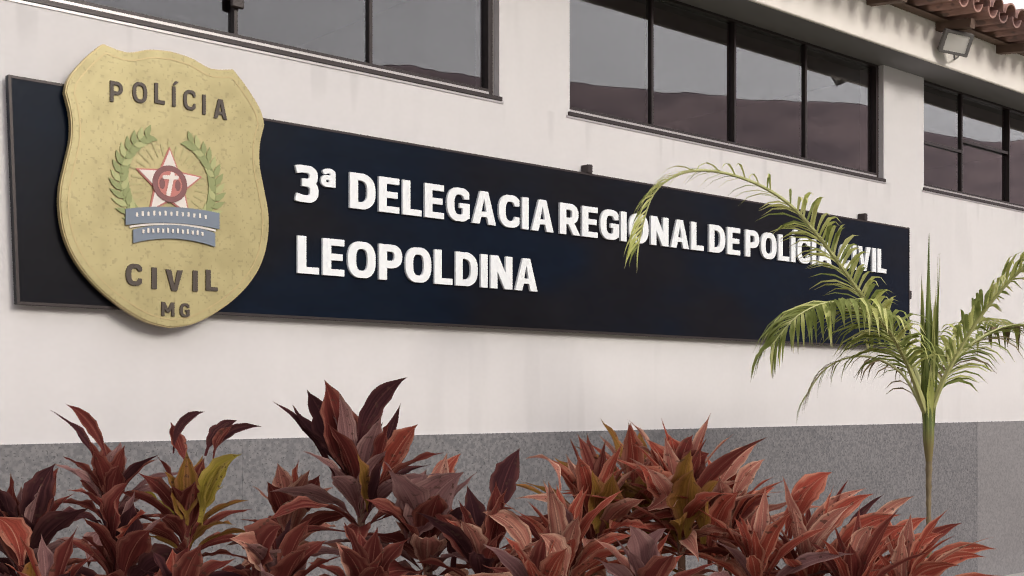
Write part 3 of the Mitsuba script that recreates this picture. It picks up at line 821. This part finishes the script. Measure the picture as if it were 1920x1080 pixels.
def spear_fn(p, n, uv):
    v = noise(p.x * 130 + p.y * 60, p.y * 130, p.z * 2.5)
    return mix(mix((0.07, 0.10, 0.022), (0.24, 0.28, 0.075), smoothstep(0.25, 0.8, v)), (0.17, 0.13, 0.05), 1 - smoothstep(1.3, 1.5, p.z))


scene['m_spear'] = principled(proc(spear_fn), 0.5)
PZ = 6.8
Pm = thing('palm_tree', 'young green palm with feathery arching fronds before the sign board right end', 'palm')


def smooth_curve(P, n):
    P = np.asarray(P, float)
    return np.array(catmull(P, n))


def blade(p, d0, length, width, droop, ref, m=5):
    """A narrow leaflet: starts along d0 and sinks."""
    pts, d = [p], d0 / np.linalg.norm(d0)
    for i in range(m - 1):
        pts.append(pts[-1] + d * length / (m - 1))
        d = d + np.array([0, 0, -droop]) * (1.0 / (m - 1)) * (1 + i * 0.5)
        d = d / np.linalg.norm(d)
    pts = np.array(pts)
    t = np.gradient(pts, axis=0)
    v, uv, f = [], [], []
    for i in range(m):
        b = np.cross(t[i], ref)
        b /= np.linalg.norm(b) + 1e-9
        nn = np.cross(b, t[i])
        nn /= np.linalg.norm(nn) + 1e-9
        s = i / (m - 1)
        w = width / 2 * (0.45 + 1.1 * s if s < 0.5 else (1 - s) * 2.0) if s < 1 else 0.0005
        v += [pts[i] - b * w + nn * w * .35, pts[i], pts[i] + b * w + nn * w * .35]
        uv += [[0, s], [.5, s], [1, s]]
    for i in range(m - 1):
        for j in (0, 1):
            f += [[i * 3 + j, i * 3 + j + 1, i * 3 + j + 4], [i * 3 + j, i * 3 + j + 4, i * 3 + j + 3]]
    return v, f, uv


def frond(pts, n, leng, width, droop, mats, seed, s0=0.16, lift=0.15, spread=0.8, density=1.0, thin=None, r0=0.016, label=None):
    r = np.random.default_rng(seed)
    C = smooth_curve([deep(x, y, PZ + dz) for x, y, dz in pts], 10)
    fr = put('frond', tube(C, np.linspace(r0, 0.003, len(C)), 6), 'm_rachis', Pm, smooth=50, label=label)
    seg = np.r_[0, np.cumsum(np.linalg.norm(np.diff(C, axis=0), axis=1))]
    V = {m: ([], [], []) for m in mats}
    for i in range(n):
        s = s0 + (1 - s0) * (i + 0.3 * r.random()) / n
        x = s * seg[-1]
        p = np.array([np.interp(x, seg, C[:, k]) for k in range(3)])
        p2 = np.array([np.interp(x + 0.02, seg, C[:, k]) for k in range(3)])
        p1 = np.array([np.interp(x - 0.02, seg, C[:, k]) for k in range(3)])
        t = p2 - p1
        t /= np.linalg.norm(t) + 1e-9
        b = np.cross(t, UP)
        b /= np.linalg.norm(b) + 1e-9
        nu = np.cross(b, t)
        dens = density(s) if callable(density) else density
        for side in (-1, 1):
            if r.random() > dens:
                continue
            ll = leng * (0.45 + 1.1 * math.sin(math.pi * min(1, 0.15 + 0.75 * s)) * 0.6) * (0.8 + 0.35 * r.random())
            d = t * (0.62 + 0.3 * r.random()) + b * side * spread * (0.8 + .4 * r.random()) + nu * (lift + 0.2 * (r.random() - .5))
            w = width * (0.75 + 0.5 * r.random()) * (thin(s) if thin else 1)
            v, f, uv = blade(p, d, ll, w, droop * (0.7 + 0.6 * r.random()), nu + 0.3 * t)
            m = mats[int(r.integers(len(mats)))]
            o = len(V[m][0])
            V[m][0].extend(v)
            V[m][1].extend([[a + o for a in q] for q in f])
            V[m][2].extend(uv)
    for m in V:
        if V[m][0]:
            put('leaflets', trimesh.Trimesh(V[m][0], V[m][1], process=False), m, fr, smooth=True, uv=np.array(V[m][2]), kind='stuff')


Bp, Gp, Dp = 'm_palm_bright', 'm_palm_green', 'm_palm_dry'
frond([(1738, 770, 0), (1690, 660, -.1), (1620, 560, -.25), (1540, 450, -.4), (1470, 375, -.5), (1380, 330, -.6), (1290, 322, -.62), (1225, 365, -.62), (1195, 470, -.6)],
      76, 0.27, 0.023, 0.9, [Bp, Bp, Gp, Bp], 1, s0=0.2, lift=0.25, density=lambda s: 1.0 if s < 0.55 else (0.45 if s < 0.85 else 0.95), thin=lambda s: 1.0 if s < .55 else (0.55 if s < .85 else .9),
      label='long frond arching across the sign board to the left')
frond([(1735, 775, 0), (1700, 680, -.2), (1650, 600, -.4), (1570, 568, -.6), (1500, 590, -.75), (1445, 650, -.8)], 56, 0.36, 0.026, 1.5, [Gp, Bp, Gp], 2, s0=0.2, lift=0.1, label='lower left frond with hanging leaflets')
frond([(1735, 780, 0), (1690, 700, .1), (1620, 668, .2), (1550, 690, .3), (1500, 760, .35)], 22, 0.24, 0.016, 1.6, [Dp, Gp, Dp], 3, s0=0.1, lift=0.0, density=0.7, r0=0.01, label='thin browning frond drooping at the lower left')
frond([(1745, 770, 0), (1780, 690, -.1), (1840, 590, -.2), (1910, 510, -.3), (2000, 440, -.4), (2100, 430, -.5), (2180, 500, -.5)], 78, 0.29, 0.025, 0.9, [Bp, Bp, Gp], 4, s0=0.14, lift=0.25, label='bright frond rising to the right edge')
frond([(1745, 778, 0), (1775, 700, .1), (1830, 640, .2), (1910, 610, .3), (1990, 640, .35), (2040, 720, .4)], 60, 0.28, 0.024, 1.3, [Gp, Bp, Gp, Dp], 5, s0=0.1, lift=0.05, label='lower right frond with dark hanging leaflets')
frond([(1742, 780, 0), (1750, 700, .25), (1780, 640, .5), (1830, 600, .75), (1880, 610, .95)], 34, 0.24, 0.022, 1.1, [Gp, Gp, Bp], 6, s0=0.2, lift=0.1)
frond([(1738, 775, 0), (1715, 690, .2), (1680, 640, .5), (1650, 620, .75), (1620, 640, .9)], 30, 0.24, 0.022, 1.1, [Gp, Gp, Bp], 7, s0=0.2, lift=0.1)
# spear, stem
sp = smooth_curve([deep(x, y, PZ) for x, y in ((1742, 872), (1741, 800), (1741, 700), (1741, 600), (1741, 520), (1742, 438))], 6)
rads = np.interp(np.linspace(0, 1, len(sp)), [0, .15, .4, .62, .8, 1], [0.020, 0.046, 0.046, 0.024, 0.012, 0.002])
put('spear', tube(sp, rads * 0.68, 9), 'm_spear', Pm, smooth=50, label='upright unopened spear leaf')
r = np.random.default_rng(5)
for i in range(22):
    a = i * 2.4 + r.random()
    o = np.array([math.cos(a), math.sin(a), 0])
    z0 = 1.36 + 0.40 * r.random()
    p = np.array([sp[0][0], sp[0][1], z0]) + o * 0.024
    d = np.array([0, 0, 1.0]) + o * (0.01 + 0.06 * r.random())
    v, f, uv = blade(p, d, 0.30 + 0.45 * r.random(), 0.03 + 0.02 * r.random(), 0.02, o)
    put('sheath', trimesh.Trimesh(v, f, process=False), Gp if i % 4 else Bp, Pm, smooth=True, uv=np.array(uv))
stem0 = sp[0]
sz = np.linspace(0, stem0[2] + 0.05, 70)
put('stem', tube(np.c_[stem0[0] + 0.01 * (1 - sz / stem0[2]) + 0.006 * np.sin(sz * 5), np.full(70, stem0[1]), sz], np.interp(sz, [0, .3, 1.0, stem0[2] + .05], [0.026, 0.016, 0.0125, 0.018]) * np.where(np.arange(70) % 5 == 0, 1.22, 1.0), 9), 'm_palm_stem', Pm, smooth=50)
